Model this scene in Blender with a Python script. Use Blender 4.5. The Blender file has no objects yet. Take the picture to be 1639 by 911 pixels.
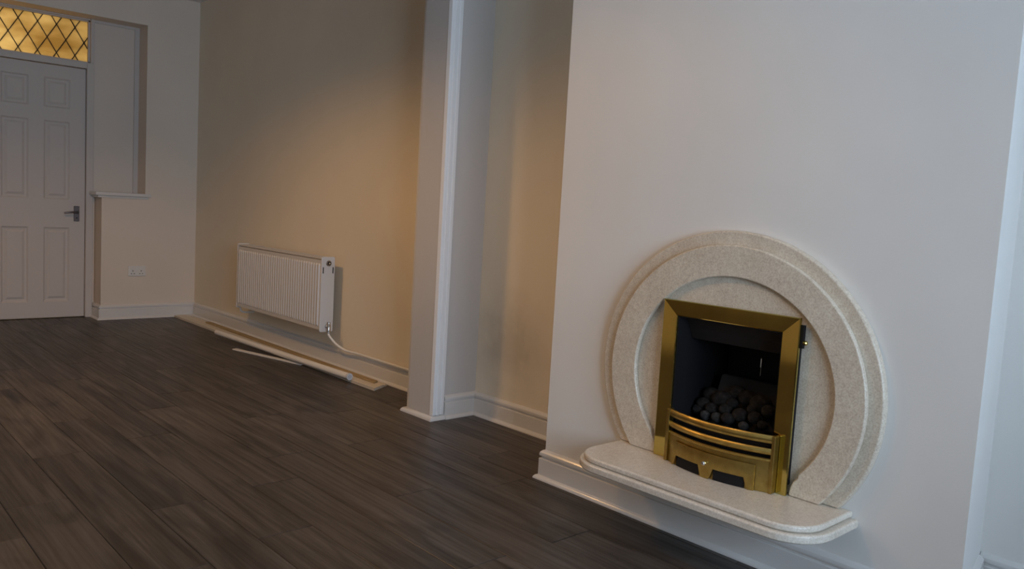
import bpy, bmesh, math, random
from mathutils import Vector, Matrix
random.seed(7)
D = bpy.data
SC = bpy.context.scene
COL = SC.collection
PI = math.pi

# ------------------------------------------------------------------ camera
FPX, YAW, PITCH, ROLL, CAMH = 1296.89, .7444, -.0922, .0573, 1.09
fw = Vector((math.sin(YAW) * math.cos(PITCH), math.cos(YAW) * math.cos(PITCH), math.sin(PITCH)))
rt = Vector((math.cos(YAW), -math.sin(YAW), 0))
up = rt.cross(fw)
R2 = rt * math.cos(ROLL) + up * math.sin(ROLL)
U2 = -rt * math.sin(ROLL) + up * math.cos(ROLL)
cam = D.objects.new('camera', D.cameras.new('camera'))
COL.objects.link(cam)
cam.data.sensor_width = 36
cam.data.lens = FPX / 1639 * 36
m = Matrix.Identity(4)
for i in range(3):
    m[i][0], m[i][1], m[i][2] = R2[i], U2[i], -fw[i]
    m[i][3] = (0, 0, CAMH)[i]
cam.matrix_world = m
SC.camera = cam

def at(x, y, axis, val):
    """photo pixel -> point on the plane axis = val"""
    d = fw + R2 * (x - 819.5) / FPX + U2 * (455.5 - y) / FPX
    o = Vector((0, 0, CAMH))
    return o + d * ((val - o[axis]) / d[axis])

# ------------------------------------------------------------------ world + lights + exposure
W = D.worlds.new('overcast')
SC.world = W
W.use_nodes = True
bgn = W.node_tree.nodes['Background']
bgn.inputs['Color'].default_value = (.62, .79, 1.0, 1)
bgn.inputs['Strength'].default_value = 13.5
SC.view_settings.view_transform = 'Standard'
SC.view_settings.look = 'None'
SC.view_settings.gamma = 1
SC.view_settings.exposure = 0.0
WIN = (-.5, 1.8, .65, 2.15)            # near-room window opening x0,x1,z0,z1
YBACK = -1.8
pl = D.lights.new('window_portal', 'AREA')
pl.shape = 'RECTANGLE'; pl.size = WIN[1] - WIN[0]; pl.size_y = WIN[3] - WIN[2]
pl.cycles.is_portal = True
po = D.objects.new('window_portal', pl); COL.objects.link(po)
po.location = ((WIN[0] + WIN[1]) / 2, YBACK - .16, (WIN[2] + WIN[3]) / 2)
po.rotation_euler = (PI / 2, 0, 0)      # -Z of the lamp looks to +Y, into the room
LAMP = (.70, 4.30, 2.66)               # downlight in the far room's ceiling
LAMP_W = 114
LAMP2 = (.90, 2.15, 2.66)               # its twin in the near room
LAMP2_W = 47
HALL_W = 11

# ------------------------------------------------------------------ helpers
def tag(o, label, cat, group=None, kind=None):
    o['label'] = label; o['category'] = cat
    if group: o['group'] = group
    if kind: o['kind'] = kind
    return o

def link(name, me, mat, parent=None):
    o = D.objects.new(name, me); COL.objects.link(o)
    if mat and not me.materials: me.materials.append(mat)
    if parent: o.parent = parent
    return o

def obj(name, bm, mat, parent=None, smooth=None, bevel=None, seg=2):
    bmesh.ops.recalc_face_normals(bm, faces=bm.faces[:])
    me = D.meshes.new(name); bm.to_mesh(me); bm.free()
    if smooth is not None:
        me.polygons.foreach_set('use_smooth', [True] * len(me.polygons))
        me.set_sharp_from_angle(angle=math.radians(smooth))
    o = link(name, me, mat, parent)
    if bevel:
        b = o.modifiers.new('bevel', 'BEVEL'); b.width = bevel; b.segments = seg
        b.limit_method = 'ANGLE'; b.angle_limit = math.radians(40)
        b.harden_normals = smooth is not None
    return o

def empty(name, loc=(0, 0, 0)):
    o = D.objects.new(name, None); COL.objects.link(o); o.location = loc
    o.empty_display_size = .05
    return o

def NB(): return bmesh.new()

def box(bm, x0, x1, y0, y1, z0, z1):
    vs = [bm.verts.new((x, y, z)) for z in (z0, z1) for y in (y0, y1) for x in (x0, x1)]
    for f in ((0, 1, 3, 2), (4, 6, 7, 5), (0, 4, 5, 1), (2, 3, 7, 6), (0, 2, 6, 4), (1, 5, 7, 3)):
        bm.faces.new([vs[i] for i in f])
    return bm

def slab_yz(bm, pts, xf, xb):
    """outline (y,z) standing on a wall plane, front at xf, back at xb"""
    a = [bm.verts.new((xf, y, z)) for y, z in pts]
    b = [bm.verts.new((xb, y, z)) for y, z in pts]
    n = len(pts)
    bm.faces.new(a); bm.faces.new(b[::-1])
    for i in range(n):
        bm.faces.new((a[i], b[i], b[(i + 1) % n], a[(i + 1) % n]))
    return bm

def slab_xy(bm, pts, z0, z1):
    a = [bm.verts.new((x, y, z1)) for x, y in pts]
    b = [bm.verts.new((x, y, z0)) for x, y in pts]
    n = len(pts)
    bm.faces.new(a); bm.faces.new(b[::-1])
    for i in range(n):
        bm.faces.new((a[i], b[i], b[(i + 1) % n], a[(i + 1) % n]))
    return bm

def tube(bm, path, r, n=12, cap=True):
    rings = []
    path = [Vector(p) for p in path]
    for i, p in enumerate(path):
        t = (path[min(i + 1, len(path) - 1)] - path[max(i - 1, 0)]).normalized()
        a = t.cross(Vector((0, 0, 1)))
        if a.length < 1e-3: a = t.cross(Vector((0, 1, 0)))
        a.normalize(); b = t.cross(a)
        rr = r[i] if isinstance(r, (list, tuple)) else r
        rings.append([bm.verts.new(p + a * rr * math.cos(2 * PI * k / n) + b * rr * math.sin(2 * PI * k / n)) for k in range(n)])
    for i in range(len(rings) - 1):
        for k in range(n):
            bm.faces.new((rings[i][k], rings[i][(k + 1) % n], rings[i + 1][(k + 1) % n], rings[i + 1][k]))
    if cap:
        bm.faces.new(rings[0][::-1]); bm.faces.new(rings[-1])
    return bm

def sweep(bm, path, prof):
    """profile (out, z) swept along an xy polyline, outward = right of travel, mitred"""
    P = [Vector(p) for p in path]; n = len(P); rings = []
    for i in range(n):
        ds = []
        if i > 0: ds.append((P[i] - P[i - 1]).normalized())
        if i < n - 1: ds.append((P[i + 1] - P[i]).normalized())
        ns = [Vector((d.y, -d.x)) for d in ds]
        if len(ns) == 2:
            mv = (ns[0] + ns[1]); mv = mv / (1 + ns[0].dot(ns[1]))
        else:
            mv = ns[0]
        rings.append([bm.verts.new((P[i].x + mv.x * d, P[i].y + mv.y * d, z)) for d, z in prof])
    k = len(prof)
    for i in range(n - 1):
        for j in range(k):
            bm.faces.new((rings[i][j], rings[i][(j + 1) % k], rings[i + 1][(j + 1) % k], rings[i + 1][j]))
    bm.faces.new(rings[0]); bm.faces.new(rings[-1][::-1])
    return bm

def lathe(bm, prof, center, axis='x', n=20):
    """prof: (r, t) along axis"""
    rings = []
    for r, t in prof:
        ring = []
        for k in range(n):
            c, s = math.cos(2 * PI * k / n) * r, math.sin(2 * PI * k / n) * r
            v = {'x': (t, c, s), 'y': (c, t, s), 'z': (c, s, t)}[axis]
            ring.append(bm.verts.new(Vector(center) + Vector(v)))
        rings.append(ring)
    for i in range(len(rings) - 1):
        for k in range(n):
            bm.faces.new((rings[i][k], rings[i][(k + 1) % n], rings[i + 1][(k + 1) % n], rings[i + 1][k]))
    bm.faces.new(rings[0][::-1]); bm.faces.new(rings[-1])
    return bm

# ------------------------------------------------------------------ materials
class Mat:
    def __init__(s, name, color=(.8, .8, .8), rough=.5, metal=0, spec=.5):
        s.m = D.materials.new(name); s.m.use_nodes = True
        s.nt = s.m.node_tree; s.N = s.nt.nodes; s.L = s.nt.links
        s.b = s.N['Principled BSDF']
        s.b.inputs['Base Color'].default_value = (*color, 1)
        s.b.inputs['Roughness'].default_value = rough
        s.b.inputs['Metallic'].default_value = metal
        s.b.inputs['Specular IOR Level'].default_value = spec
        s.tc = s.N.new('ShaderNodeTexCoord')
    def noise(s, scale, detail=4, vec=None, rough=.55, dist=0):
        n = s.N.new('ShaderNodeTexNoise')
        n.inputs['Scale'].default_value = scale; n.inputs['Detail'].default_value = detail
        n.inputs['Roughness'].default_value = rough; n.inputs['Distortion'].default_value = dist
        s.L.new(vec or s.tc.outputs['Object'], n.inputs['Vector'])
        return n.outputs['Fac']
    def mapping(s, scale=(1, 1, 1), loc=(0, 0, 0), vec=None):
        n = s.N.new('ShaderNodeMapping'); n.inputs['Scale'].default_value = scale
        n.inputs['Location'].default_value = loc
        s.L.new(vec or s.tc.outputs['Object'], n.inputs['Vector'])
        return n.outputs['Vector']
    def ramp(s, fac, stops):
        n = s.N.new('ShaderNodeValToRGB'); e = n.color_ramp.elements
        while len(e) < len(stops): e.new(.5)
        for q, (p, c) in zip(e, stops):
            q.position = p; q.color = (*c, 1) if len(c) == 3 else c
        s.L.new(fac, n.inputs['Fac'])
        return n.outputs['Color']
    def mix(s, fac, a, b, mode='MIX'):
        n = s.N.new('ShaderNodeMix'); n.data_type = 'RGBA'; n.blend_type = mode
        if isinstance(fac, (int, float)): n.inputs[0].default_value = fac
        else: s.L.new(fac, n.inputs[0])
        for sock, v in ((n.inputs[6], a), (n.inputs[7], b)):
            if isinstance(v, tuple): sock.default_value = (*v, 1)
            else: s.L.new(v, sock)
        return n.outputs[2]
    def math(s, op, a, b=None):
        n = s.N.new('ShaderNodeMath'); n.operation = op
        for sock, v in zip(n.inputs, (a, b)):
            if v is None: continue
            if isinstance(v, (int, float)): sock.default_value = v
            else: s.L.new(v, sock)
        return n.outputs[0]
    def color(s, c): s.L.new(c, s.b.inputs['Base Color']); return s
    def rough(s, c): s.L.new(c, s.b.inputs['Roughness']); return s
    def bump(s, h, strength=.2, dist=.01):
        n = s.N.new('ShaderNodeBump'); n.inputs['Strength'].default_value = strength
        n.inputs['Distance'].default_value = dist
        s.L.new(h, n.inputs['Height']); s.L.new(n.outputs['Normal'], s.b.inputs['Normal']); return s

def paint(name, c, rough=.75, var=.03, stain=False):
    M = Mat(name, c, rough, spec=.3)
    n = M.noise(1.7, 3)
    col = M.ramp(n, [(.3, tuple(v * (1 - var) for v in c)), (.7, tuple(min(1, v * (1 + var)) for v in c))])
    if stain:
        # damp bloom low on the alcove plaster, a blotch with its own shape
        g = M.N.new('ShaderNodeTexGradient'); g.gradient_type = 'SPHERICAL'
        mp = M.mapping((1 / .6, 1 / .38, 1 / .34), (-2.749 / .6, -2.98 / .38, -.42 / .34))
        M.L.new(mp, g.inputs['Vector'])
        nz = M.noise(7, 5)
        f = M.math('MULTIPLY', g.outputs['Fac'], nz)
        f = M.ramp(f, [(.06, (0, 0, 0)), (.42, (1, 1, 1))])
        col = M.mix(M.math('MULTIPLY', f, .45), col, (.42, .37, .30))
    M.color(col)
    b = M.noise(160, 2); M.bump(b, .06, .004)
    return M.m

WALL = paint('white emulsion wall paint', (.80, .78, .745))
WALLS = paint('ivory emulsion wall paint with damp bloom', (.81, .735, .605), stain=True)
IVORY = paint('ivory emulsion wall paint', (.76, .665, .57))
CEIL = paint('white ceiling paint', (.80, .79, .77))

def gloss(name, c, rough=.22, bumps=.12):
    M = Mat(name, c, rough, spec=.5)
    n = M.noise(14, 3, M.mapping((1, 1, .35)))
    M.bump(n, bumps, .006)
    M.b.inputs['Coat Weight'].default_value = .3
    M.b.inputs['Coat Roughness'].default_value = .1
    return M.m
GLOSS = gloss('white gloss paint on wood', (.71, .695, .675))
COLG = gloss('white gloss paint on pier', (.60, .575, .555), .16, .25)
DOORM = gloss('white satin door paint', (.61, .555, .515), .6, .03); DOORM.node_tree.nodes['Principled BSDF'].inputs['Coat Weight'].default_value = 0
UPVC = Mat('white window frame plastic', (.82, .82, .82), .3).m

# laminate: grey-brown oak, grain along Y
M = Mat('grey brown oak laminate', (.1, .085, .075), .36, spec=.4)
oi = M.N.new('ShaderNodeObjectInfo')
off = M.N.new('ShaderNodeVectorMath'); off.operation = 'MULTIPLY_ADD'
cmb = M.N.new('ShaderNodeCombineXYZ')
for k, mul in zip('XYZ', (13.1, 37.7, 5.3)):
    M.L.new(M.math('MULTIPLY', oi.outputs['Random'], mul), cmb.inputs[k])
off.inputs[1].default_value = (1, 1, 1)
M.L.new(M.tc.outputs['Object'], off.inputs[0]); M.L.new(cmb.outputs[0], off.inputs[2])
v = off.outputs[0]
g1 = M.noise(1, 5, M.mapping((16, 1.0, 1), vec=v), .62, .8)
g2 = M.noise(1, 4, M.mapping((70, 2.2, 1), vec=v), .65)
g3 = M.noise(1, 2, M.mapping((6, 1.6, 1), vec=v), .5, 1.2)
c1 = M.ramp(g1, [(.32, (.034, .028, .025)), (.50, (.082, .070, .063)), (.70, (.125, .110, .100))])
c2 = M.ramp(g2, [(.35, (.62, .60, .58)), (.62, (1, 1, 1))])
col = M.mix(.95, c1, c2, 'MULTIPLY')
kn = M.ramp(g3, [(.30, (.34, .32, .30)), (.46, (1, 1, 1))])
col = M.mix(.7, col, kn, 'MULTIPLY')
tone = M.ramp(oi.outputs['Random'], [(0, (.76, .76, .76)), (1, (1.04, 1.02, 1.0))])
col = M.mix(1, col, tone, 'MULTIPLY')
M.color(col)
M.rough(M.ramp(g2, [(.3, (.48,) * 3), (.7, (.34,) * 3)]))
M.bump(g2, .12, .002)
LAM = M.m
GAP = Mat('dark joint under laminate', (.02, .016, .014), .9).m

# reconstituted cream marble
def stone(name, a, b, c):
    M = Mat(name, b, .34, spec=.45)
    n1 = M.noise(190, 2); n2 = M.noise(55, 4); n3 = M.noise(9, 3)
    k = M.ramp(n1, [(.30, a), (.50, b), (.68, c)])
    k = M.mix(.35, k, M.ramp(n2, [(.3, a), (.7, c)]))
    k = M.mix(.18, k, M.ramp(n3, [(.3, a), (.7, c)]), 'MIX')
    M.color(k); M.bump(n1, .04, .001)
    return M.m
STONE = stone('cream micro marble', (.47, .38, .29), (.68, .595, .48), (.80, .74, .62))
HEARTHM = stone('polished cream marble', (.55, .475, .385), (.71, .645, .555), (.81, .755, .67))
HEARTHM.node_tree.nodes['Principled BSDF'].inputs['Roughness'].default_value = .2

M = Mat('polished brass', (.66, .53, .155), .10, 1)
n = M.noise(5, 3); M.rough(M.ramp(n, [(.3, (.06,) * 3), (.7, (.14,) * 3)]))
BRASS = M.m
M = Mat('worn satin brass', (.60, .41, .13), .25, 1)
n = M.noise(18, 4); M.color(M.ramp(n, [(.3, (.36, .245, .07)), (.65, (.54, .40, .13))]))
M.rough(M.ramp(n, [(.3, (.42,) * 3), (.7, (.30,) * 3)]))
BRASS2 = M.m
CHROME = Mat('satin chrome', (.55, .53, .51), .22, 1).m
HANDLE = Mat('dark pewter handle metal', (.16, .145, .15), .32, 1).m
SILVER = Mat('bright steel', (.85, .84, .82), .15, 1).m
M = Mat('matt black steel', (.009, .008, .009), .6, spec=.25); M.bump(M.noise(60), .1, .002); BLACK = M.m
M = Mat('dark hood steel', (.02, .016, .015), .55, spec=.3); M.bump(M.noise(60), .1, .002); HOOD = M.m
M = Mat('ceramic coal', (.05, .046, .044), .95, spec=.2)
n = M.noise(45, 5); M.color(M.ramp(n, [(.3, (.008, .007, .0065)), (.55, (.024, .021, .019)), (.78, (.06, .054, .05))]))
M.bump(n, .6, .006); COAL = M.m
M = Mat('ash grey ceramic', (.15, .14, .135), .95)
n = M.noise(90, 4); M.color(M.ramp(n, [(.35, (.015, .014, .013)), (.7, (.07, .064, .06))])); M.bump(n, .5, .004); ASH = M.m
M = Mat('ceramic fibre board', (.022, .018, .017), .95); M.bump(M.noise(70), .3, .003); FIBRE = M.m
RADM = Mat('white radiator enamel', (.66, .64, .62), .35).m
DARK = Mat('dark slot', (.02, .02, .02), .8).m
PIPEW = Mat('white painted pipe', (.80, .78, .74), .35).m
POLEM = Mat('white plastic pole', (.80, .77, .72), .38).m
SOCK = Mat('white socket plastic', (.74, .72, .69), .35).m
M = Mat('primed timber board', (.72, .66, .56), .5)
n = M.noise(1, 4, M.mapping((60, 2, 60))); M.color(M.ramp(n, [(.3, (.60, .53, .43)), (.7, (.76, .70, .60))])); BOARDM = M.m
M = Mat('bare timber edge', (.42, .30, .14), .6)
n = M.noise(1, 4, M.mapping((80, 3, 80))); M.color(M.ramp(n, [(.3, (.30, .20, .09)), (.7, (.50, .37, .19))])); TIMBER = M.m
LEAD = Mat('dark lead came', (.03, .025, .02), .5, .6).m

def pane_mat():
    m = D.materials.new('amber obscure glass'); m.use_nodes = True
    N, L = m.node_tree.nodes, m.node_tree.links
    N.clear()
    out = N.new('ShaderNodeOutputMaterial'); mx = N.new('ShaderNodeMixShader')
    tr = N.new('ShaderNodeBsdfTranslucent'); gl = N.new('ShaderNodeBsdfGlossy')
    tc = N.new('ShaderNodeTexCoord'); nz = N.new('ShaderNodeTexNoise'); rp = N.new('ShaderNodeValToRGB')
    mp = N.new('ShaderNodeMapping'); mp.inputs['Scale'].default_value = (3, 1, 7)
    nz.inputs['Scale'].default_value = 1; nz.inputs['Detail'].default_value = 3
    L.new(tc.outputs['Object'], mp.inputs['Vector']); L.new(mp.outputs[0], nz.inputs['Vector'])
    rp.color_ramp.elements[0].position = .35; rp.color_ramp.elements[0].color = (.64, .50, .26, 1)
    rp.color_ramp.elements[1].position = .68; rp.color_ramp.elements[1].color = (.98, .86, .58, 1)
    L.new(nz.outputs['Fac'], rp.inputs['Fac']); L.new(rp.outputs['Color'], tr.inputs['Color'])
    gl.inputs['Roughness'].default_value = .25; gl.inputs['Color'].default_value = (.8, .8, .8, 1)
    mx.inputs[0].default_value = .04
    L.new(tr.outputs[0], mx.inputs[1]); L.new(gl.outputs[0], mx.inputs[2]); L.new(mx.outputs[0], out.inputs[0])
    return m
AMBER = pane_mat()

def clear_glass():
    m = D.materials.new('clear window glass'); m.use_nodes = True
    N, L = m.node_tree.nodes, m.node_tree.links
    N.clear()
    out = N.new('ShaderNodeOutputMaterial'); mx = N.new('ShaderNodeMixShader')
    tr = N.new('ShaderNodeBsdfTransparent'); gl = N.new('ShaderNodeBsdfGlossy'); fr = N.new('ShaderNodeFresnel')
    gl.inputs['Roughness'].default_value = .02; fr.inputs['IOR'].default_value = 1.45
    L.new(fr.outputs[0], mx.inputs[0]); L.new(tr.outputs[0], mx.inputs[1]); L.new(gl.outputs[0], mx.inputs[2])
    L.new(mx.outputs[0], out.inputs[0])
    return m
GLASS = clear_glass()

def lamp_mat():
    m = D.materials.new('lit lamp lens'); m.use_nodes = True
    b = m.node_tree.nodes['Principled BSDF']
    b.inputs['Emission Color'].default_value = (1, .66, .34, 1); b.inputs['Emission Strength'].default_value = 6
    return m
LENS = lamp_mat()

# ------------------------------------------------------------------ key planes
XB, YB0, YB1 = 2.3255, .693, 2.265      # chimney breast face and its two edges
XA = 2.749                              # side wall
YB2 = .775                              # the breast's near cheek runs back slightly splayed
YF, YD = 7.10, 7.30                     # far wall face, door plane
XL = -1.25                              # opposite wall
ZC = 2.69
XC, YC0, YC1 = 2.458, 3.215, 3.419      # pier between the two rooms
NICHE_X, LINTEL, DWARF_X, SILL = 2.322, 2.42, 1.985, 1.016
ZH = .2695                              # hearth top
FY0, FY1, FZT = 1.237, 1.6236, .7646    # fire opening
KS = 'structure'

def st(name, bm, mat, label, cat, **k):
    return tag(obj(name, bm, mat, **k), label, cat, kind=KS)

# ------------------------------------------------------------------ room shell
b = NB(); box(b, XA, XA + .2, YBACK - .2, 1.45, 0, ZC)
st('wall_near_alcove', b, WALL, 'white alcove wall past the chimney breast', 'wall')
b = NB(); box(b, XA, XA + .2, 1.45, YF + .2, 0, ZC)
st('wall_side', b, WALLS, 'long ivory side wall behind the radiator and the pier', 'wall')
b = NB()
ZO = ZH - .0                            # the fire opening starts at hearth level
box(b, XB, XA + .05, FY1, YB1, 0, ZC); slab_xy(b, [(XB, YB0), (XA + .05, YB2 + .01), (XA + .05, FY0), (XB, FY0)], 0, ZC)
box(b, XB, XA + .05, FY0, FY1, FZT, ZC); box(b, XB, XA + .05, FY0, FY1, 0, ZO)
st('wall_chimney_breast', b, WALL, 'white plastered chimney breast that carries the fireplace', 'chimney breast')
b = NB()
box(b, NICHE_X, XA + .2, YF, YD, 0, ZC); box(b, XL, NICHE_X, YF, YD, LINTEL, ZC)
box(b, DWARF_X, NICHE_X, YF, YD, 0, SILL); box(b, XL, 1.14, YF, YD, 0, LINTEL)
box(b, XL - .2, 1.14, YD, YD + .09, 0, ZC); box(b, 2.30, XA + .2, YD, YD + .09, 0, ZC)
box(b, 1.14, 2.30, YD, YD + .09, LINTEL - .01, ZC); box(b, 1.97, 2.30, YD, YD + .09, 0, SILL)
st('wall_far', b, IVORY, 'ivory white end wall around the panelled door, with a double socket low down', 'wall')
b = NB(); box(b, XL - .2, XL, YBACK - .2, YF + .2, 0, ZC)
st('wall_opposite', b, paint('bounce warming cream paint', (.68, .60, .48)), 'unseen wall facing the fireplace, tinted cream for warm bounce', 'wall')  # wall out of view; its cream is invented to warm the bounced light
b = NB()
box(b, XL - .2, WIN[0], YBACK - .2, YBACK, 0, ZC); box(b, WIN[1], XA + .2, YBACK - .2, YBACK, 0, ZC)
box(b, WIN[0], WIN[1], YBACK - .2, YBACK, 0, WIN[2]); box(b, WIN[0], WIN[1], YBACK - .2, YBACK, WIN[3], ZC)
st('wall_window', b, WALL, 'white wall around the large daylight window', 'wall')
b = NB(); box(b, XL - .2, XA + .2, YBACK - .2, YD + .09, ZC, ZC + .1)
st('ceiling', b, CEIL, 'flat white ceiling over both rooms', 'ceiling')
b = NB(); box(b, XC, XA, YC0 + .01, YC1, 0, ZC)
box(b, XL, XC, YC0 + .01, YC1, 2.42, ZC)
st('wall_pier', b, COLG, 'glossy white pier and beam between the two rooms', 'pier')

# near-room window (behind the camera)
w = empty('window_2', ((WIN[0] + WIN[1]) / 2, YBACK - .1, WIN[2]))
tag(w, 'wide white framed window that lets in the daylight', 'window', kind=KS)
def loc(o, p): o.location = -Vector(p.location); return o
b = NB(); y0, y1 = YBACK - .13, YBACK - .07
x0, x1, z0, z1 = WIN; t = .06; xm = (x0 + x1) / 2
box(b, x0, x0 + t, y0, y1, z0, z1); box(b, x1 - t, x1, y0, y1, z0, z1)
box(b, x0, x1, y0, y1, z0, z0 + t); box(b, x0, x1, y0, y1, z1 - t, z1); box(b, xm - t / 2, xm + t / 2, y0, y1, z0, z1)
loc(obj('frame', b, UPVC, w), w)
for a, c in ((x0 + t, xm - t / 2), (xm + t / 2, x1 - t)):
    b = NB(); box(b, a, c, YBACK - .105, YBACK - .1, z0 + t, z1 - t); loc(obj('pane', b, GLASS, w), w)
b = NB(); box(b, x0 - .05, x1 + .05, YBACK - .1, YBACK + .12, WIN[2] - .03, WIN[2])
loc(obj('window_sill', b, GLOSS, w, bevel=.006), w)

# ------------------------------------------------------------------ floor with planks
b = NB(); box(b, XL - .2, XA + .2, YBACK - .2, YD + .09, -.06, -.012)
floor = st('floor', b, GAP, 'grey brown oak laminate floor laid in long planks', 'floor')
PW, PL = .19, 1.29
joints = {0: 2.305, 1: 2.62, -1: 1.785, -2: 2.42, -3: 1.80, -4: 2.803, -5: 2.35, -6: 2.77, -7: 2.265, -8: 3.03}
kmin = math.floor((XL - 2.08) / PW); kmax = math.ceil((XA - 2.08) / PW)
def plank_mesh(w_, l_):
    bm = NB(); c = .0018
    lo = [(0, 0), (w_, 0), (w_, l_), (0, l_)]; hi = [(c, c), (w_ - c, c), (w_ - c, l_ - c), (c, l_ - c)]
    A = [bm.verts.new((x, y, -.012)) for x, y in lo]; B = [bm.verts.new((x, y, -.0012)) for x, y in lo]
    C = [bm.verts.new((x, y, 0)) for x, y in hi]
    for i in range(4):
        j = (i + 1) % 4
        bm.faces.new((A[i], A[j], B[j], B[i])); bm.faces.new((B[i], B[j], C[j], C[i]))
    bm.faces.new(C)
    return bm
full = None
rnd = random.Random(3)
for k in range(kmin, kmax):
    xa, xb = max(2.08 + k * PW, XL), min(2.08 + (k + 1) * PW, XA)
    j0 = joints.get(k, rnd.uniform(1, 3))
    y = j0 - PL * math.ceil((j0 - YBACK) / PL)
    while y < YD + .03:
        ya, yb = max(y, YBACK), min(y + PL, YD + .03)
        y += PL
        if yb - ya < .02: continue
        wide = xb - xa > PW - 1e-4 and yb - ya > PL - 1e-4
        if wide and full:
            o = link('plank', full, LAM, floor)
        else:
            o = obj('plank', plank_mesh(xb - xa - .0016, yb - ya - .0016), LAM, floor)
            if wide: full = o.data
        o.location = (xa + .0008, ya + .0008, 0)

# ------------------------------------------------------------------ skirting boards
SK = [(0, .0), (.018, 0), (.018, .083), (.0165, .0855), (.0095, .0865), (.0095, .0935), (.0165, .0955), (.0175, .101),
      (.016, .109), (.011, .115), (.006, .119), (0, .121)]
BEAD = [(.0175, 0), (.0335, 0), (.033, .005), (.030, .010), (.025, .0145), (.0175, .017)]
def baseboard(name, path, label):
    b = NB(); sweep(b, path, SK)
    o = st(name, b, GLOSS, label, 'skirting board', smooth=25)
    b = NB(); sweep(b, path, BEAD)
    obj('floor_bead', b, GLOSS, o, smooth=25)
    return o
baseboard('baseboard_far', [(DWARF_X, YD - .005), (DWARF_X, YF), (XA, YF)], 'white moulded skirting board along the end wall by the door')
baseboard('baseboard_side', [(XA, YF - .036), (XA, YC1 + .04)], 'white moulded skirting board behind the radiator')
baseboard('baseboard_alcove', [(2.536, YC0 + .01), (XA, YC0 + .01), (XA, YB1 + .036)], 'white moulded skirting board in the alcove between pier and chimney breast')
baseboard('baseboard_breast', [(XA, YB1), (XB, YB1), (XB, YB0), (XA - .036, YB2 - .006)], 'white moulded skirting board below the fireplace hearth')
baseboard('baseboard_near', [(XA, YB2 - .004), (XA, YBACK)], 'white moulded skirting board in the alcove past the chimney breast')
# pier trims
b = NB()
PB = [(-.004, 0), (.018, 0), (.018, .006), (.014, .014), (.006, .021), (-.004, .024)]
sweep(b, [(XA - .02, YC1 + .028), (XC, YC1 + .028), (XC, YC0 + .002), (2.545, YC0 + .002)], PB)
st('trim_1', b, GLOSS, 'white bead around the foot of the pier', 'trim', smooth=30)
b = NB()
prof = [(XC - .002, .014), (XC + .001, -.008), (XC + .012, -.010), (XC + .016, -.004), (XC + .024, -.004), (XC + .028, -.010),
        (XC + .040, -.010), (XC + .045, -.003), (XC + .052, -.003), (XC + .056, -.008), (XC + .070, -.008), (XC + .074, .014)]
slab_xy(b, [(x, YC0 + d) for x, d in prof], .027, 2.42)
st('trim_2', b, gloss('white gloss paint on moulding', (.83, .83, .83), .2, .05), 'white reeded moulding up the alcove edge of the pier', 'trim')
b = NB(); box(b, XC + .01, XA, YC1, YC1 + .026, 0, 2.42)
st('trim_3', b, GLOSS, 'white flat moulding on the radiator side of the pier', 'trim')

# ------------------------------------------------------------------ door, frame, fanlight, niche
XD0, XD1, ZD = 1.205, 1.915, 2.02
b = NB()
box(b, 1.14, XD0, YD - .03, YD + .09, 0, LINTEL); box(b, XD1, 1.967, YD - .03, YD + .09, 0, 2.072); box(b, XD1 + .026, 1.967, YD - .03, YD + .09, 2.072, LINTEL)
box(b, XD0, XD1, YD - .03, YD + .09, ZD + .004, 2.072); box(b, XD0, XD1 + .026, YD - .02, YD + .09, 2.408, LINTEL)
box(b, XD1 - .012, XD1, YD + .045, YD + .075, 0, ZD)
st('trim_4', b, DOORM, 'white painted door frame with a bar below the leaded light', 'door frame', bevel=.004)
door = empty('door_1', ((XD0 + XD1) / 2, YD + .02, 0))
tag(door, 'white six panel door with a dark lever handle', 'door', kind=KS)
cols = [(1.320, 1.507), (1.613, 1.800)]
rows = [(.135, .738), (.963, 1.585), (1.687, 1.919)]
yf = YD + .0
def xz_frame(b, x0, x1, z0, z1, holes_x, holes_z, y0, y1):
    xs = [x0] + [v for h in holes_x for v in h] + [x1]
    zs = [z0] + [v for h in holes_z for v in h] + [z1]
    for i in range(len(xs) - 1):
        for j in range(len(zs) - 1):
            if i % 2 == 1 and j % 2 == 1: continue
            box(b, xs[i], xs[i + 1], y0, y1, zs[j], zs[j + 1])
b = NB(); xz_frame(b, XD0 + .003, XD1 - .003, .008, ZD - .002, cols, rows, yf, yf + .042)
bmesh.ops.remove_doubles(b, verts=b.verts[:], dist=1e-5)
loc(obj('door_leaf', b, DOORM, door), door)
for cx in cols:
    for rz in rows:
        b = NB()
        # ovolo slope into the recess, flat, then raised field
        steps = [(0, 0), (.012, .010), (.026, .012), (.044, .003), (.044, .003)]
        rings = []
        for ins, dep in steps[:4]:
            rings.append([b.verts.new(p) for p in ((cx[0] + ins, yf + dep, rz[0] + ins), (cx[1] - ins, yf + dep, rz[0] + ins),
                                                   (cx[1] - ins, yf + dep, rz[1] - ins), (cx[0] + ins, yf + dep, rz[1] - ins))])
        for i in range(3):
            for k in range(4):
                b.faces.new((rings[i][k], rings[i][(k + 1) % 4], rings[i + 1][(k + 1) % 4], rings[i + 1][k]))
        b.faces.new(rings[3])
        back = [b.verts.new(p) for p in ((cx[0], yf + .03, rz[0]), (cx[1], yf + .03, rz[0]), (cx[1], yf + .03, rz[1]), (cx[0], yf + .03, rz[1]))]
        for k in range(4):
            b.faces.new((rings[0][k], back[k], back[(k + 1) % 4], rings[0][(k + 1) % 4]))
        b.faces.new(back)
        loc(obj('panel', b, DOORM, door), door)
hx, hz = 1.851, .853
b = NB(); box(b, hx - .021, hx + .021, yf - .009, yf + .002, hz - .062, hz + .062)
hd = loc(obj('door_handle', b, HANDLE, door, bevel=.003), door); hd['label'] = 'dark metal lever handle on a backplate'
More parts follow.
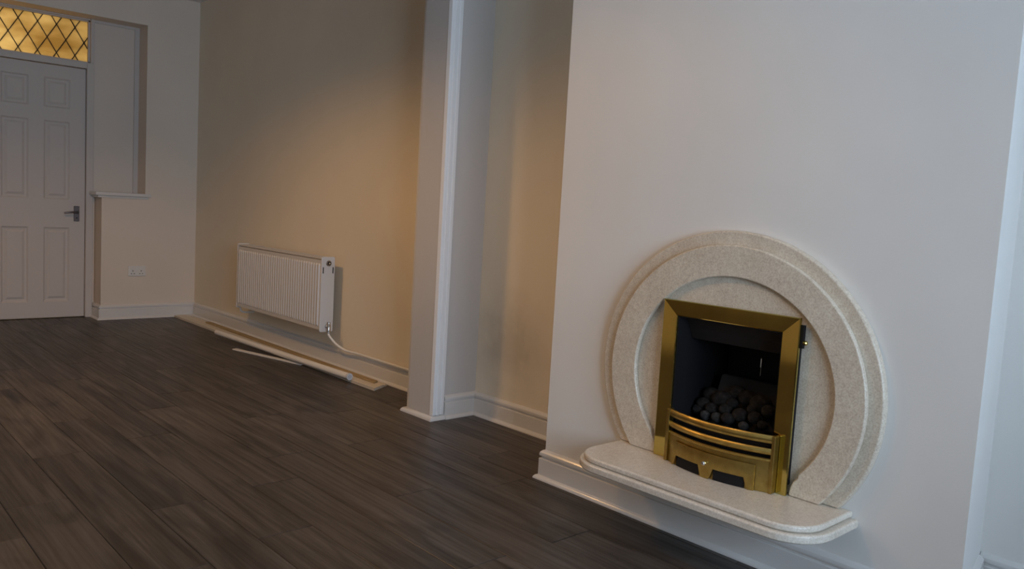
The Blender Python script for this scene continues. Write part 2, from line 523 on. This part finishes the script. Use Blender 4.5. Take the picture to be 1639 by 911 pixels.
b = NB(); lathe(b, [(.011, -.012), (.011, -.04), (.009, -.045)], (hx, yf, hz + .012), 'y', 14)
tube(b, [(hx + .004, yf - .043, hz + .012), (hx - .04, yf - .046, hz + .012), (hx - .075, yf - .044, hz + .008), (hx - .098, yf - .040, hz + .004)], [.009, .008, .008, .006], 10)
obj('lever', b, HANDLE, hd, smooth=40)
b = NB(); lathe(b, [(.006, -.011), (.006, -.009)], (hx, yf, hz - .035), 'y', 12)
obj('keyhole', b, DARK, hd)

# leaded fanlight: diamond quarries cut to the opening
win = empty('window_1', ((XD0 + XD1) / 2, YD + .03, 2.078))
tag(win, 'amber leaded light with diamond panes above the door', 'window', kind=KS)
gx0, gx1, gz0, gz1, gy = XD0 + .004, XD1 + .026, 2.072, 2.408, YD + .03
b = NB()
for a in ((gx0, gx0 + .014, gz0, gz1), (gx1 - .012, gx1, gz0, gz1), (gx0, gx1, gz0, gz0 + .010), (gx0, gx1, gz1 - .010, gz1)):
    box(b, a[0], a[1], gy - .03, gy + .012, a[2], a[3])
loc(obj('glazing_bead', b, DOORM, win), win)
DW, DH = .1325, .219
cx0, cz0 = 1.440, 2.340                  # a crossing of the leads
def clip(poly, axis, val, keep_less):
    out = []
    for i in range(len(poly)):
        p, q = poly[i], poly[(i + 1) % len(poly)]
        ip = p[axis] <= val if keep_less else p[axis] >= val
        iq = q[axis] <= val if keep_less else q[axis] >= val
        if ip: out.append(p)
        if ip != iq:
            t_ = (val - p[axis]) / (q[axis] - p[axis])
            out.append((p[0] + (q[0] - p[0]) * t_, p[1] + (q[1] - p[1]) * t_))
    return out
wx0, wx1, wz0, wz1 = gx0 + .010, gx1 - .008, gz0 + .006, gz1 - .006
for i in range(-8, 10):
    for j in range(-5, 4):
        if (i + j) % 2: continue
        cx, cz = cx0 + i * DW / 2, cz0 + (j + 1) * DH / 2
        s_ = .985
        poly = [(cx, cz - DH / 2 * s_), (cx + DW / 2 * s_, cz), (cx, cz + DH / 2 * s_), (cx - DW / 2 * s_, cz)]
        for ax, v_, kl in ((0, wx0, 0), (0, wx1, 1), (1, wz0, 0), (1, wz1, 1)):
            poly = clip(poly, ax, v_, kl)
            if len(poly) < 3: break
        if len(poly) < 3: continue
        area = abs(sum(p[0] * q[1] - q[0] * p[1] for p, q in zip(poly, poly[1:] + poly[:1]))) / 2
        if area < 2e-5: continue
        b = NB(); tl = random.uniform(-.0012, .0012)
        A = [b.verts.new((x, gy - .002 + tl, z)) for x, z in poly]; B = [b.verts.new((x, gy + .002 + tl, z)) for x, z in poly]
        b.faces.new(A); b.faces.new(B[::-1])
        for k in range(len(poly)): b.faces.new((A[k], B[k], B[(k + 1) % len(poly)], A[(k + 1) % len(poly)]))
        loc(obj('pane', b, AMBER, win), win)
def seg_clip(p, q):
    t0, t1 = 0., 1.; d = (q[0] - p[0], q[1] - p[1])
    for ax, lo, hi in ((0, wx0, wx1), (1, wz0, wz1)):
        for sgn, lim in ((-1, lo), (1, hi)):
            den = sgn * d[ax]; num = sgn * (lim - p[ax])
            if abs(den) < 1e-9:
                if num < 0: return None
            elif den > 0: t1 = min(t1, num / den)
            else: t0 = max(t0, num / den)
    if t1 - t0 < .005: return None
    return [(p[0] + d[0] * t_, p[1] + d[1] * t_) for t_ in (t0, t1)]
for sgn in (1, -1):
    for i in range(-12, 14):
        cx = cx0 + i * DW
        s_ = seg_clip((cx - sgn * 4 * DW, cz0 - 4 * DH), (cx + sgn * 4 * DW, cz0 + 4 * DH))
        if not s_: continue
        b = NB()
        (ax_, az_), (bx_, bz_) = s_
        dx, dz = bx_ - ax_, bz_ - az_; ln = math.hypot(dx, dz)
        if ln < .02: b.free(); continue
        nx, nz = -dz / ln * .0028, dx / ln * .0028
        pts = [(ax_ + nx, az_ + nz), (ax_ - nx, az_ - nz), (bx_ - nx, bz_ - nz), (bx_ + nx, bz_ + nz)]
        A = [b.verts.new((x, gy - .006, z)) for x, z in pts]; B = [b.verts.new((x, gy + .006, z)) for x, z in pts]
        b.faces.new(A); b.faces.new(B[::-1])
        for k in range(4): b.faces.new((A[k], B[k], B[(k + 1) % 4], A[(k + 1) % 4]))
        loc(obj('lead_came', b, LEAD, win), win)

# infill panel and ledge beside the door
b = NB(); box(b, 1.967, 2.302, YD + .006, YD + .03, SILL, LINTEL)
st('wall_infill', b, paint('cool white infill paint', (.71, .63, .555), .6), 'pale boarded panel in the niche beside the door', 'panel')
b = NB()
box(b, 2.284, 2.294, YD - .010, YD + .006, SILL, LINTEL); box(b, 2.294, 2.322, YD - .004, YD + .006, SILL, LINTEL)
box(b, 1.967, 2.284, YD - .008, YD + .006, LINTEL - .02, LINTEL)
st('trim_5', b, DOORM, 'thin white bead around the niche panel', 'trim')
b = NB(); box(b, DWARF_X - .05, NICHE_X + .04, YF - .026, YD + .006, SILL, SILL + .028)
box(b, DWARF_X - .03, NICHE_X + .025, YF - .010, YD - .002, SILL - .018, SILL)
st('trim_6', b, GLOSS, 'white ledge on top of the low wall beside the door', 'ledge', bevel=.005)

# hallway behind the door, with its lamp
b = NB()
hx0, hx1, hy0, hy1, hzc = .2, 2.9, YD + .09, YD + 1.3, 2.75
box(b, hx0 - .1, hx0, hy0, hy1, 0, hzc); box(b, hx1, hx1 + .1, hy0, hy1, 0, hzc); box(b, hx0, hx1, hy1, hy1 + .1, 0, hzc)
box(b, hx0, hx1, hy0, hy1, hzc, hzc + .1); box(b, hx0, hx1, hy0, hy1, -.1, 0)
st('wall_hallway', b, paint('magnolia hallway paint', (.75, .66, .5)), 'magnolia hallway shell behind the leaded light', 'wall')
hl = empty('hall_lamp', (1.35, YD + .75, 2.25)); tag(hl, 'warm globe lamp hanging in the hallway behind the leaded light', 'lamp')
b = NB()
bmesh.ops.create_uvsphere(b, u_segments=20, v_segments=12, radius=.06); obj('globe', b, LENS, hl, smooth=60)
b = NB(); tube(b, [(0, 0, .06), (0, 0, hzc - 2.25)], .004, 8); obj('cord', b, BLACK, hl)
ld = D.lights.new('hall_bulb', 'POINT'); ld.energy = HALL_W; ld.color = (1, .90, .68); ld.shadow_soft_size = .07
lo = D.objects.new('hall_bulb', ld); COL.objects.link(lo); lo.parent = hl
lo.location = (0, 0, -.14)

# double socket on the end wall
sk = empty('double_socket', (2.262, YF, .400)); tag(sk, 'white double plug socket on the end wall above the skirting', 'socket')
b = NB(); box(b, -.07, .07, -.010, 0, -.043, .043); obj('face_plate', b, SOCK, sk, bevel=.003)
for s_ in (-1, 1):
    b = NB(); box(b, s_ * .047 - .007, s_ * .047 + .007, -.0135, -.009, .012, .034); obj('switch', b, SOCK, sk, bevel=.0015)
    for dx, dz, w_, h_ in ((0, .012, .003, .005), (-.011, -.012, .005, .0025), (.011, -.012, .005, .0025)):
        b = NB(); box(b, s_ * .033 + dx - w_, s_ * .033 + dx + w_, -.0105, -.0095, -.012 + dz - h_, -.012 + dz + h_)
        obj('pin_hole', b, DARK, sk)

# ------------------------------------------------------------------ radiator
rad = empty('radiator', (2.635, 5.235, .24)); tag(rad, 'white double panel radiator with ribbed front below the warm lit wall', 'radiator')
RX0, RX1, RY0, RY1, RZ0, RZ1 = 2.590, 2.680, 4.612, 5.862, .250, .700
def ribbed(xf, sgn):
    b = NB(); th = .004; pts = []
    n_r = 37; p_ = (RY1 - RY0 - .03) / n_r; y = RY0 + .015
    pts.append((RY0, 0)); pts.append((y, 0))
    for i in range(n_r):
        pts += [(y + p_ * .16, -.009), (y + p_ * .50, -.009), (y + p_ * .70, 0), (y + p_, 0)]; y += p_
    pts.append((RY1, 0))
    zl = [(RZ0, 0), (RZ0 + .022, 0), (RZ0 + .034, 1), (RZ1 - .034, 1), (RZ1 - .022, 0), (RZ1, 0)]
    rings = [[b.verts.new((xf + sgn * d * k, yy, z)) for yy, d in pts] for z, k in zl]
    bk = [[b.verts.new((xf + sgn * .012, yy, z)) for yy, d in (pts[0], pts[-1])] for z in (RZ0, RZ1)]
    for i in range(len(rings) - 1):
        for k in range(len(pts) - 1):
            b.faces.new((rings[i][k], rings[i][k + 1], rings[i + 1][k + 1], rings[i + 1][k]))
    b.faces.new([*rings[0]] + [bk[0][1], bk[0][0]]); b.faces.new([*rings[-1][::-1]] + [bk[1][0], bk[1][1]])
    b.faces.new((bk[0][0], bk[0][1], bk[1][1], bk[1][0]))
    b.faces.new([r[0] for r in rings] + [bk[1][0], bk[0][0]]); b.faces.new([r[-1] for r in rings] + [bk[1][1], bk[0][1]])
    return b
loc(obj('front_panel', ribbed(RX0, 1), RADM, rad), rad)
loc(obj('rear_panel', ribbed(RX1, -1), RADM, rad), rad)
b = NB()
for i in range(30):
    y = RY0 + .03 + i * (RY1 - RY0 - .06) / 29
    box(b, RX0 + .014, RX1 - .014, y - .001, y + .001, RZ0 + .03, RZ1 - .03)
loc(obj('convector_fins', b, RADM, rad), rad)
b = NB()
gz = .716
box(b, RX0 - .001, RX0 + .012, RY0, RY1, gz - .010, gz); box(b, RX1 - .012, RX1 + .001, RY0, RY1, gz - .010, gz)
box(b, (RX0 + RX1) / 2 - .004, (RX0 + RX1) / 2 + .004, RY0, RY1, gz - .004, gz - .001)
ng = 48
for i in range(ng + 1):
    y = RY0 + .004 + i * (RY1 - RY0 - .008) / ng
    box(b, RX0 + .010, RX1 - .010, y - .007, y + .007, gz - .004, gz - .001)
loc(obj('top_grille', b, RADM, rad), rad)
for ya, yb in ((RY0 - .008, RY0), (RY1, RY1 + .008)):
    b = NB(); pts = []
    x0, x1, z0, z1, r_ = RX0 - .003, RX1 + .003, .236, .722, .012
    for cx, cz, a0 in ((x1 - r_, z1 - r_, 0), (x0 + r_, z1 - r_, 90), (x0 + r_, z0 + r_, 180), (x1 - r_, z0 + r_, 270)):
        for q in range(5):
            a = math.radians(a0 + q * 22.5); pts.append((cx + r_ * math.cos(a), cz + r_ * math.sin(a)))
    A = [b.verts.new((x, ya, z)) for x, z in pts]; B = [b.verts.new((x, yb, z)) for x, z in pts]
    b.faces.new(A); b.faces.new(B[::-1])
    for k in range(len(pts)): b.faces.new((A[k], B[k], B[(k + 1) % len(pts)], A[(k + 1) % len(pts)]))
    sp = loc(obj('side_panel', b, RADM, rad, bevel=.002), rad)
    if ya < RY0:
        for x in (RX0 + .010, RX1 - .010):
            b = NB(); box(b, x - .0035, x + .0035, ya - .0008, ya, .615, .655); obj('slot', b, DARK, sp)
b = NB(); lathe(b, [(.019, 0), (.019, -.006), (.016, -.009)], (2.637, RY0 - .008, .680), 'y', 22)
vt = loc(obj('air_vent', b, CHROME, rad, smooth=40), rad)
b = NB(); lathe(b, [(.013, -.009), (.013, -.0105)], (2.637, RY0 - .008, .680), 'y', 18); obj('vent_ring', b, DARK, vt)
b = NB(); lathe(b, [(.006, -.0105), (.006, -.015)], (2.637, RY0 - .008, .680), 'y', 6); obj('vent_screw', b, SILVER, vt)
for ye, sg in ((RY0 - .008, -1), (RY1 + .008, 1)):
    b = NB(); lathe(b, [(.013, 0), (.013, sg * .012), (.010, sg * .014), (.010, sg * .030)], (2.637, ye, .272), 'y', 14)
    lathe(b, [(.012, -.034), (.012, .012), (.009, .016), (.009, .032)], (2.637, ye + sg * .030, .272), 'z', 14)
    vl = loc(obj('lockshield_valve', b, CHROME, rad, smooth=40), rad); vl['label'] = 'chrome lockshield valve'
    b = NB()
    y_ = ye + sg * .030
    if sg < 0:
        P = [(2.637, y_, .24), (2.640, y_ - .005, .215), (2.668, y_ - .05, .165), (2.695, y_ - .12, .135), (2.712, y_ - .22, .132), (2.7155, y_ - .36, .131), (2.7155, YC1 + .045, .131)]
        fine = []
        for i in range(len(P) - 1):
            p0, p1, p2, p3 = [Vector(P[max(0, min(len(P) - 1, i + q))]) for q in (-1, 0, 1, 2)]
            for s_ in range(6):
                u = s_ / 6
                fine.append(.5 * ((2 * p1) + (p2 - p0) * u + (2 * p0 - 5 * p1 + 4 * p2 - p3) * u * u + (3 * p1 - p0 - 3 * p2 + p3) * u ** 3))
        fine.append(Vector(P[-1])); tube(b, fine, .0078, 10)
    else:
        tube(b, [(2.637, y_, .245), (2.637, y_, .225), (2.642, y_, .205), (2.66, y_, .193), (2.69, y_, .19), (XA + .002, y_, .19)], .0075, 10)
    loc(obj('supply_pipe', b, PIPEW, rad, smooth=50), rad)
for y in (RY0 + .18, RY1 - .18):
    b = NB(); box(b, RX1 - .006, XA, y - .02, y + .02, .30, .66); loc(obj('wall_bracket', b, RADM, rad), rad)

# ------------------------------------------------------------------ timber, pole and strip lying below the radiator
# board lies flat, moulded edge towards the wall
B0, B1, BX = 3.905, 7.05, 2.562
b = NB()
prof = [(0, 0), (.140, 0), (.140, .007), (.130, .0125), (.118, .0125), (.114, .009), (.107, .009), (.103, .016), (0, .016)]
b_pts = [(BX + x, z) for x, z in prof]
A = [b.verts.new((x, B0 + (x - BX) * .55, z)) for x, z in b_pts]; Bv = [b.verts.new((x, B1, z)) for x, z in b_pts]
b.faces.new(A); b.faces.new(Bv[::-1])
for k in range(len(b_pts)): b.faces.new((A[k], Bv[k], Bv[(k + 1) % len(b_pts)], A[(k + 1) % len(b_pts)]))
o = tag(obj('skirting_offcut', b, BOARDM), 'long cream moulded board lying flat on the floor under the radiator', 'board')
b = NB()
A = [b.verts.new(p) for p in ((2.624, B0 + .10, .0163), (2.664, B0 + .12, .0163), (2.664, B0 + .12, .0275), (2.624, B0 + .10, .0275))]
Bv = [b.verts.new(p) for p in ((2.632, 6.55, .0163), (2.672, 6.55, .0163), (2.672, 6.55, .0275), (2.632, 6.55, .0275))]
b.faces.new(A); b.faces.new(Bv[::-1])
for k in range(4): b.faces.new((A[k], Bv[k], Bv[(k + 1) % 4], A[(k + 1) % 4]))
tag(obj('timber_strip', b, TIMBER, bevel=.002), 'narrow bare timber strip lying on top of the cream board', 'timber strip')
pr = .0195
pole = empty('white_pole', (2.575, 5.2, .036)); tag(pole, 'round white pole lying along the front edge of the cream board', 'pole')
p0 = at(347, 532, 2, .036); p1 = at(559, 603, 2, .036)
b = NB(); tube(b, [p0, p0.lerp(p1, .5), p1], pr, 20); loc(obj('tube', b, POLEM, pole, smooth=50), pole)
dv = (p1 - p0).normalized()
b = NB(); tube(b, [p1 - dv * .012, p1 + dv * .006], pr + .0015, 20); loc(obj('end_collar', b, Mat('grey white end cap', (.62, .62, .64), .35).m, pole, smooth=50), pole)
b = NB(); tube(b, [p1 + dv * .0062, p1 + dv * .0066], pr - .006, 16); loc(obj('end_plug', b, Mat('pale end plug', (.5, .5, .52), .4).m, pole), pole)
b = NB()
s0, s1 = at(375, 558.5, 2, .006), at(484, 583, 2, .006)
d_ = (s1 - s0).normalized(); n_ = Vector((-d_.y, d_.x, 0)) * .017
pts = [s0 + n_, s0 - n_, s1 - n_, s1 + n_]
slab_xy(b, [(p.x, p.y) for p in pts], .0005, .008)
tag(obj('white_trim_strip', b, POLEM, bevel=.001), 'short flat white strip lying on the laminate beside the round pole', 'strip')

# ------------------------------------------------------------------ fireplace surround
XO, XM = 2.295, 2.275                   # front of back slab, front of raised ring
def arc(cy, cz, ry, rz, zcut, n=96, flip=False):
    a0 = math.asin((zcut - cz) / rz)
    out = [(cy + ry * math.cos(a0 + (PI - 2 * a0) * i / n), cz + rz * math.sin(a0 + (PI - 2 * a0) * i / n)) for i in range(n + 1)]
    return out[::-1] if flip else out
sur = empty('fireplace_surround', (XB, 1.44, ZH)); tag(sur, 'round cream marble fireplace surround on the chimney breast', 'fireplace surround')
b = NB()
outer = arc(1.443, .568, .519, .495, ZH)
slab_yz(b, outer + [(FY0, ZH), (FY0, FZT), (FY1, FZT), (FY1, ZH)], XO, XB)
loc(obj('back_slab', b, STONE, sur, smooth=35, bevel=.007, seg=3), sur)
b = NB()
mid = arc(1.4368, .564, .471, .454, ZH)
zc_ = .345
inn = arc(1.429, .5695, .368, .3445, zc_)
# small outward-curled feet where the ring lands on the hearth
footR = [(1.176, ZH), (1.176, .282), (1.172, .300), (1.164, .318), (1.152, .333)]
footL = [(2 * 1.429 - y, z) for y, z in footR]
slab_yz(b, mid + footR + inn[::-1] + footL[::-1], XM, XO)
loc(obj('raised_ring', b, STONE, sur, smooth=35, bevel=.006, seg=3), sur)

# hearth: two tiers with rounded corners
def dshape(cy, hw, xf, xb, r, n=12):
    pts = [(xb, cy - hw)]
    for i in range(n + 1):
        a = -PI / 2 - i * (PI / 2) / n
        pts.append((xf + r + r * math.cos(a), cy - hw + r + r * math.sin(a)))
    for i in range(n + 1):
        a = PI - i * (PI / 2) / n
        pts.append((xf + r + r * math.cos(a), cy + hw - r + r * math.sin(a)))
    pts.append((xb, cy + hw))
    return pts
he = empty('hearth', (XB, 1.43, .226)); tag(he, 'two tier cream marble hearth with rounded corners fixed to the chimney breast', 'hearth')
b = NB(); slab_xy(b, dshape(1.4275, .433, 2.034, XB, .115), .2492, ZH)
loc(obj('upper_slab', b, HEARTHM, he, smooth=35, bevel=.008, seg=3), he)
b = NB(); slab_xy(b, dshape(1.4275, .452, 2.022, XB, .135), .222, .2485)
loc(obj('lower_slab', b, HEARTHM, he, smooth=35, bevel=.007, seg=3), he)
b = NB(); slab_xy(b, dshape(1.4275, .30, 2.15, XB, .05), .205, .222)
loc(obj('support_batten', b, GLOSS, he), he)

# ------------------------------------------------------------------ gas fire
gf = empty('gas_fire', (2.30, 1.43, ZH)); tag(gf, 'inset gas fire with polished brass frame and bowed brass fret', 'gas fire')
FXF, FXB = 2.262, XM - .004             # frame face / back
OY0, OY1, OZ0, OZ1 = 1.178, 1.680, ZH + .001, .817
def part(name, b, mat, parent=gf, **k):
    o = obj(name, b, mat, parent, **k)
    if parent is gf: loc(o, gf)
    return o
def mitre_bar(a, c):
    """a: outer edge (2 pts), c: inner edge (2 pts), y,z; dished profile"""
    b = NB()
    mid_ = lambda p, q, t: (p[0] + (q[0] - p[0]) * t, p[1] + (q[1] - p[1]) * t)
    lines = []
    for t_, x in ((0, FXB), (0, FXF + .002), (.05, FXF), (.95, FXF + .003), (1, FXF + .005), (1, FXB)):
        p, q = mid_(a[0], c[0], t_), mid_(a[1], c[1], t_)
        lines.append((b.verts.new((x, *p)), b.verts.new((x, *q))))
    for i in range(len(lines)):
        l0, l1 = lines[i], lines[(i + 1) % len(lines)]
        b.faces.new((l0[0], l0[1], l1[1], l1[0]))
    b.faces.new([l[0] for l in lines]); b.faces.new([l[1] for l in lines][::-1])
    return b
e = .0006
part('frame_top', mitre_bar(((OY1 - e, OZ1), (OY0 + e, OZ1)), ((FY1 - e, FZT), (FY0 + e, FZT))), BRASS)
part('frame_side', mitre_bar(((OY1, OZ1 - e), (OY1, OZ0)), ((FY1, FZT - e), (FY1, OZ0))), BRASS)
part('frame_side', mitre_bar(((OY0, OZ1 - e), (OY0, OZ0)), ((FY0, FZT - e), (FY0, OZ0))), BRASS)
b = NB(); box(b, FXB, XO + .002, OY0 + .006, OY0 + .016, .30, .79); part('frame_backing', b, BLACK)
b = NB(); box(b, FXB, XO + .002, OY1 - .016, OY1 - .006, .30, .79); part('frame_backing', b, BLACK)
b = NB(); box(b, FXB + .002, FXB + .014, OY0 - .007, OY0 + .008, .725, .795); ck = part('fixing_clip', b, BLACK)
b = NB(); lathe(b, [(.007, 0), (.007, -.008), (.004, -.011)], (FXB + .008, OY0 - .007, .742), 'y', 12); obj('clip_screw', b, BRASS, ck)
# firebox liner
b = NB(); t = .004; FXD = 2.60
box(b, FXB + .001, FXD, FY1 - t, FY1 - .0005, ZH + .001, FZT - .001); box(b, FXB + .001, FXD, FY0 + .0005, FY0 + t, ZH + .001, FZT - .001)
box(b, FXB + .001, FXD, FY0, FY1, FZT - t, FZT - .0005); box(b, XO, FXD, FY0, FY1, ZH + .0005, ZH + t); box(b, FXD - t, FXD, FY0, FY1, ZH, FZT)
part('firebox', b, BLACK)
b = NB(); slab = [(2.312, .762), (2.318, .762), (2.352, .684), (2.372, .680), (2.372, .684), (2.354, .690)]
A = [b.verts.new((x, FY0 + .006, z)) for x, z in slab]; Bv = [b.verts.new((x, FY1 - .006, z)) for x, z in slab]
b.faces.new(A); b.faces.new(Bv[::-1])
for k in range(6): b.faces.new((A[k], Bv[k], Bv[(k + 1) % 6], A[(k + 1) % 6]))
part('hood', b, HOOD)
b = NB(); box(b, 2.325, 2.335, FY0 + .010, FY1 - .010, .30, .375); box(b, 2.335, 2.48, FY0 + .010, FY1 - .010, .30, .365)
part('burner_tray', b, HOOD)
b = NB()
slab = [(2.337, .366), (2.337, .395), (2.37, .40), (2.43, .45), (2.455, .52), (2.47, .555), (2.49, .555), (2.49, .366)]
yy0, yy1 = FY0 + .012, FY1 - .060
A = [b.verts.new((x, yy0, z)) for x, z in slab]; Bv = [b.verts.new((x, yy1, z)) for x, z in slab]
b.faces.new(A); b.faces.new(Bv[::-1])
for k in range(8): b.faces.new((A[k], Bv[k], Bv[(k + 1) % 8], A[(k + 1) % 8]))
part('fuel_bed', b, FIBRE, bevel=.006)
b = NB(); lathe(b, [(.004, .0), (.004, .03), (.0025, .034)], at(1218, 588, 0, 2.50), 'z', 10); lathe(b, [(.0012, -.03), (.0012, 0)], at(1218, 588, 0, 2.50), 'z', 6)
part('pilot_electrode', b, SILVER)

# bowed fret
YC_ = (1.217 + 1.610) / 2; HWF = (1.610 - 1.217) / 2
def bow(y, sag=.045, xe=2.246): return xe - sag * (1 - ((y - YC_) / HWF) ** 2)
def bowed(y0, y1, z_lo, z_hi, th, bulge=0., xoff=0., n=24):
    """curved strip; z_lo/z_hi numbers or functions of y"""
    b = NB(); rings = []
    for i in range(n + 1):
        y = y0 + (y1 - y0) * i / n
        a, c = (z_lo(y) if callable(z_lo) else z_lo), (z_hi(y) if callable(z_hi) else z_hi)
        x = bow(y) + xoff; h_ = c - a
        pr_ = [(x + th, a), (x, a), (x - bulge * .7, a + h_ * .2), (x - bulge, a + h_ * .5), (x - bulge * .7, a + h_ * .8), (x, c), (x + th, c)]
        rings.append([b.verts.new((px, y, pz)) for px, pz in pr_])
    k = len(rings[0])
    for i in range(n):
        for j in range(k):
            b.faces.new((rings[i][j], rings[i][(j + 1) % k], rings[i + 1][(j + 1) % k], rings[i + 1][j]))
    b.faces.new(rings[0]); b.faces.new(rings[-1][::-1])
    return b
yl, yr = 1.610, 1.217
fr = part('fret', bowed(yr, yl, ZH + .0008, .370, .004, .0), BRASS2, smooth=30)
fr['label'] = 'bowed satin brass fret'
# the fret's plate is open between its feet: cover hides it, bars above
for zl_, zh_, bu in ((.424, .449, .006), (.388, .408, .006), (.366, .376, .004)):
    o = obj('bar', bowed(yr, yl, zl_, zh_, .008, bu), BRASS2, fr, smooth=30)
for y in (yr, yl):
    b = NB(); box(b, 2.236, 2.262, y - .006, y + .006, ZH + .0008, .449); obj('end_post', b, BRASS2, fr, bevel=.002)
b = NB()
rings = []
# dark plate well behind the bars
box(b, 2.262, 2.266, yr + .022, yl - .015, ZH + .004, .43); part('back_baffle', b, BLACK)
# ash pan cover with two arched cut-outs
tl, trr = 1.570, 1.262
c1_, c2_, aw, ah = 1.500, 1.343, .052, .036
def under(y):
    for c in (c1_, c2_):
        d_ = abs(y - c)
        if d_ < aw: return ZH + .001 + ah
        if d_ < aw + .012: return ZH + .001 + ah * (1 - ((d_ - aw) / .012) ** .6)
    return ZH + .001
cov = part('ash_pan_cover', bowed(trr, tl, under, .352, .004, .0015, -.009, n=110), BRASS2, smooth=30)
b = NB(); kx = bow(1.418) - .009
lathe(b, [(.003, 0), (.003, -.008), (.008, -.011), (.0085, -.016), (.005, -.021)], (kx, 1.418, .322), 'x', 14)
obj('knob', b, SILVER, cov, smooth=50)
for c in (c1_, c2_):
    b = NB(); n = 10; ra, rb = [], []
    for i in range(n + 1):
        y = c - aw + 2 * aw * i / n; x = bow(y) - .002
        ra.append(b.verts.new((x, y, ZH + .0012))); rb.append(b.verts.new((x, y, ZH + ah - .001)))
    for i in range(n): b.faces.new((ra[i], ra[i + 1], rb[i + 1], rb[i]))
    obj('vent_opening', b, BLACK, cov)

# ceramic coals
coals = [(1155, 639, 15, 2.41), (1139, 632, 13, 2.43), (1180, 629, 13, 2.44), (1197, 638, 14, 2.43), (1217.6, 647, 16, 2.41), (1162, 655, 10, 2.375),
         (1185, 664, 12, 2.375), (1140, 654, 10, 2.385), (1208, 669, 11, 2.37), (1127, 646, 11, 2.40), (1230, 659, 11, 2.39), (1165, 670, 10, 2.355),
         (1147, 668, 9, 2.36), (1220, 681, 8, 2.355), (1190, 682, 8, 2.352), (1118, 655, 9, 2.39), (1172, 646, 9, 2.40), (1129, 664, 8, 2.365), (1205, 655, 9, 2.39)]
for i, (px, py, pr_, x) in enumerate(coals):
    p = at(px, py, 0, x)
    r_ = pr_ / FPX * (p - Vector((0, 0, CAMH))).dot(fw)
    b = NB(); bmesh.ops.create_icosphere(b, subdivisions=3, radius=r_)
    q = random.Random(i)
    ax = [Vector((q.gauss(0, 1), q.gauss(0, 1), q.gauss(0, 1))).normalized() for _ in range(5)]
    am = [q.uniform(-.10, .12) for _ in range(5)]
    for v_ in b.verts:
        d_ = v_.co.normalized(); s_ = 1.
        for a_, m_ in zip(ax, am):
            dd = a_.dot(d_)
            s_ += m_ * max(0, dd) ** 2
        v_.co *= s_
        v_.co.y *= 1.08; v_.co.z *= .92
    o = obj('fire_coal', b, COAL if i not in (12, 14, 17) else ASH, smooth=180)
    o.location = p
    if pr_ >= 13: tag(o, 'large dark rounded coal high on the pile in the brass gas fire', 'coal', 'large ceramic coals in the gas fire')
    else: tag(o, 'small dark rounded coal in the brass gas fire pile', 'coal', 'small ceramic coals in the gas fire')
    if i in (12, 14, 17): o['label'] = 'small ash grey ceramic coal behind the top bar of the fret'; o['group'] = 'ash grey coals in the gas fire'

# ------------------------------------------------------------------ ceiling downlights
def downlight(p, watts, label):
    dl = empty('ceiling_downlight', (p[0], p[1], ZC)); tag(dl, label, 'ceiling light')
    b = NB(); lathe(b, [(.105, 0), (.105, -.004), (.096, -.012), (.088, -.012)], (0, 0, 0), 'z', 32); obj('rim', b, UPVC, dl, smooth=40)
    b = NB(); lathe(b, [(.086, -.0122), (.086, -.0145)], (0, 0, 0), 'z', 32); obj('lens', b, LENS, dl)
    sd = D.lights.new('downlight_beam', 'SPOT'); sd.energy = watts; sd.color = (1, .55, .21); sd.shadow_soft_size = .16
    sd.spot_size = math.radians(148); sd.spot_blend = .5
    so = D.objects.new('downlight_beam', sd); COL.objects.link(so); so.parent = dl; so.location = (0, 0, p[2] - ZC)
downlight(LAMP, LAMP_W, 'warm round downlight in the ceiling of the room with the radiator')
downlight(LAMP2, LAMP2_W, 'warm round downlight in the ceiling in front of the fireplace')
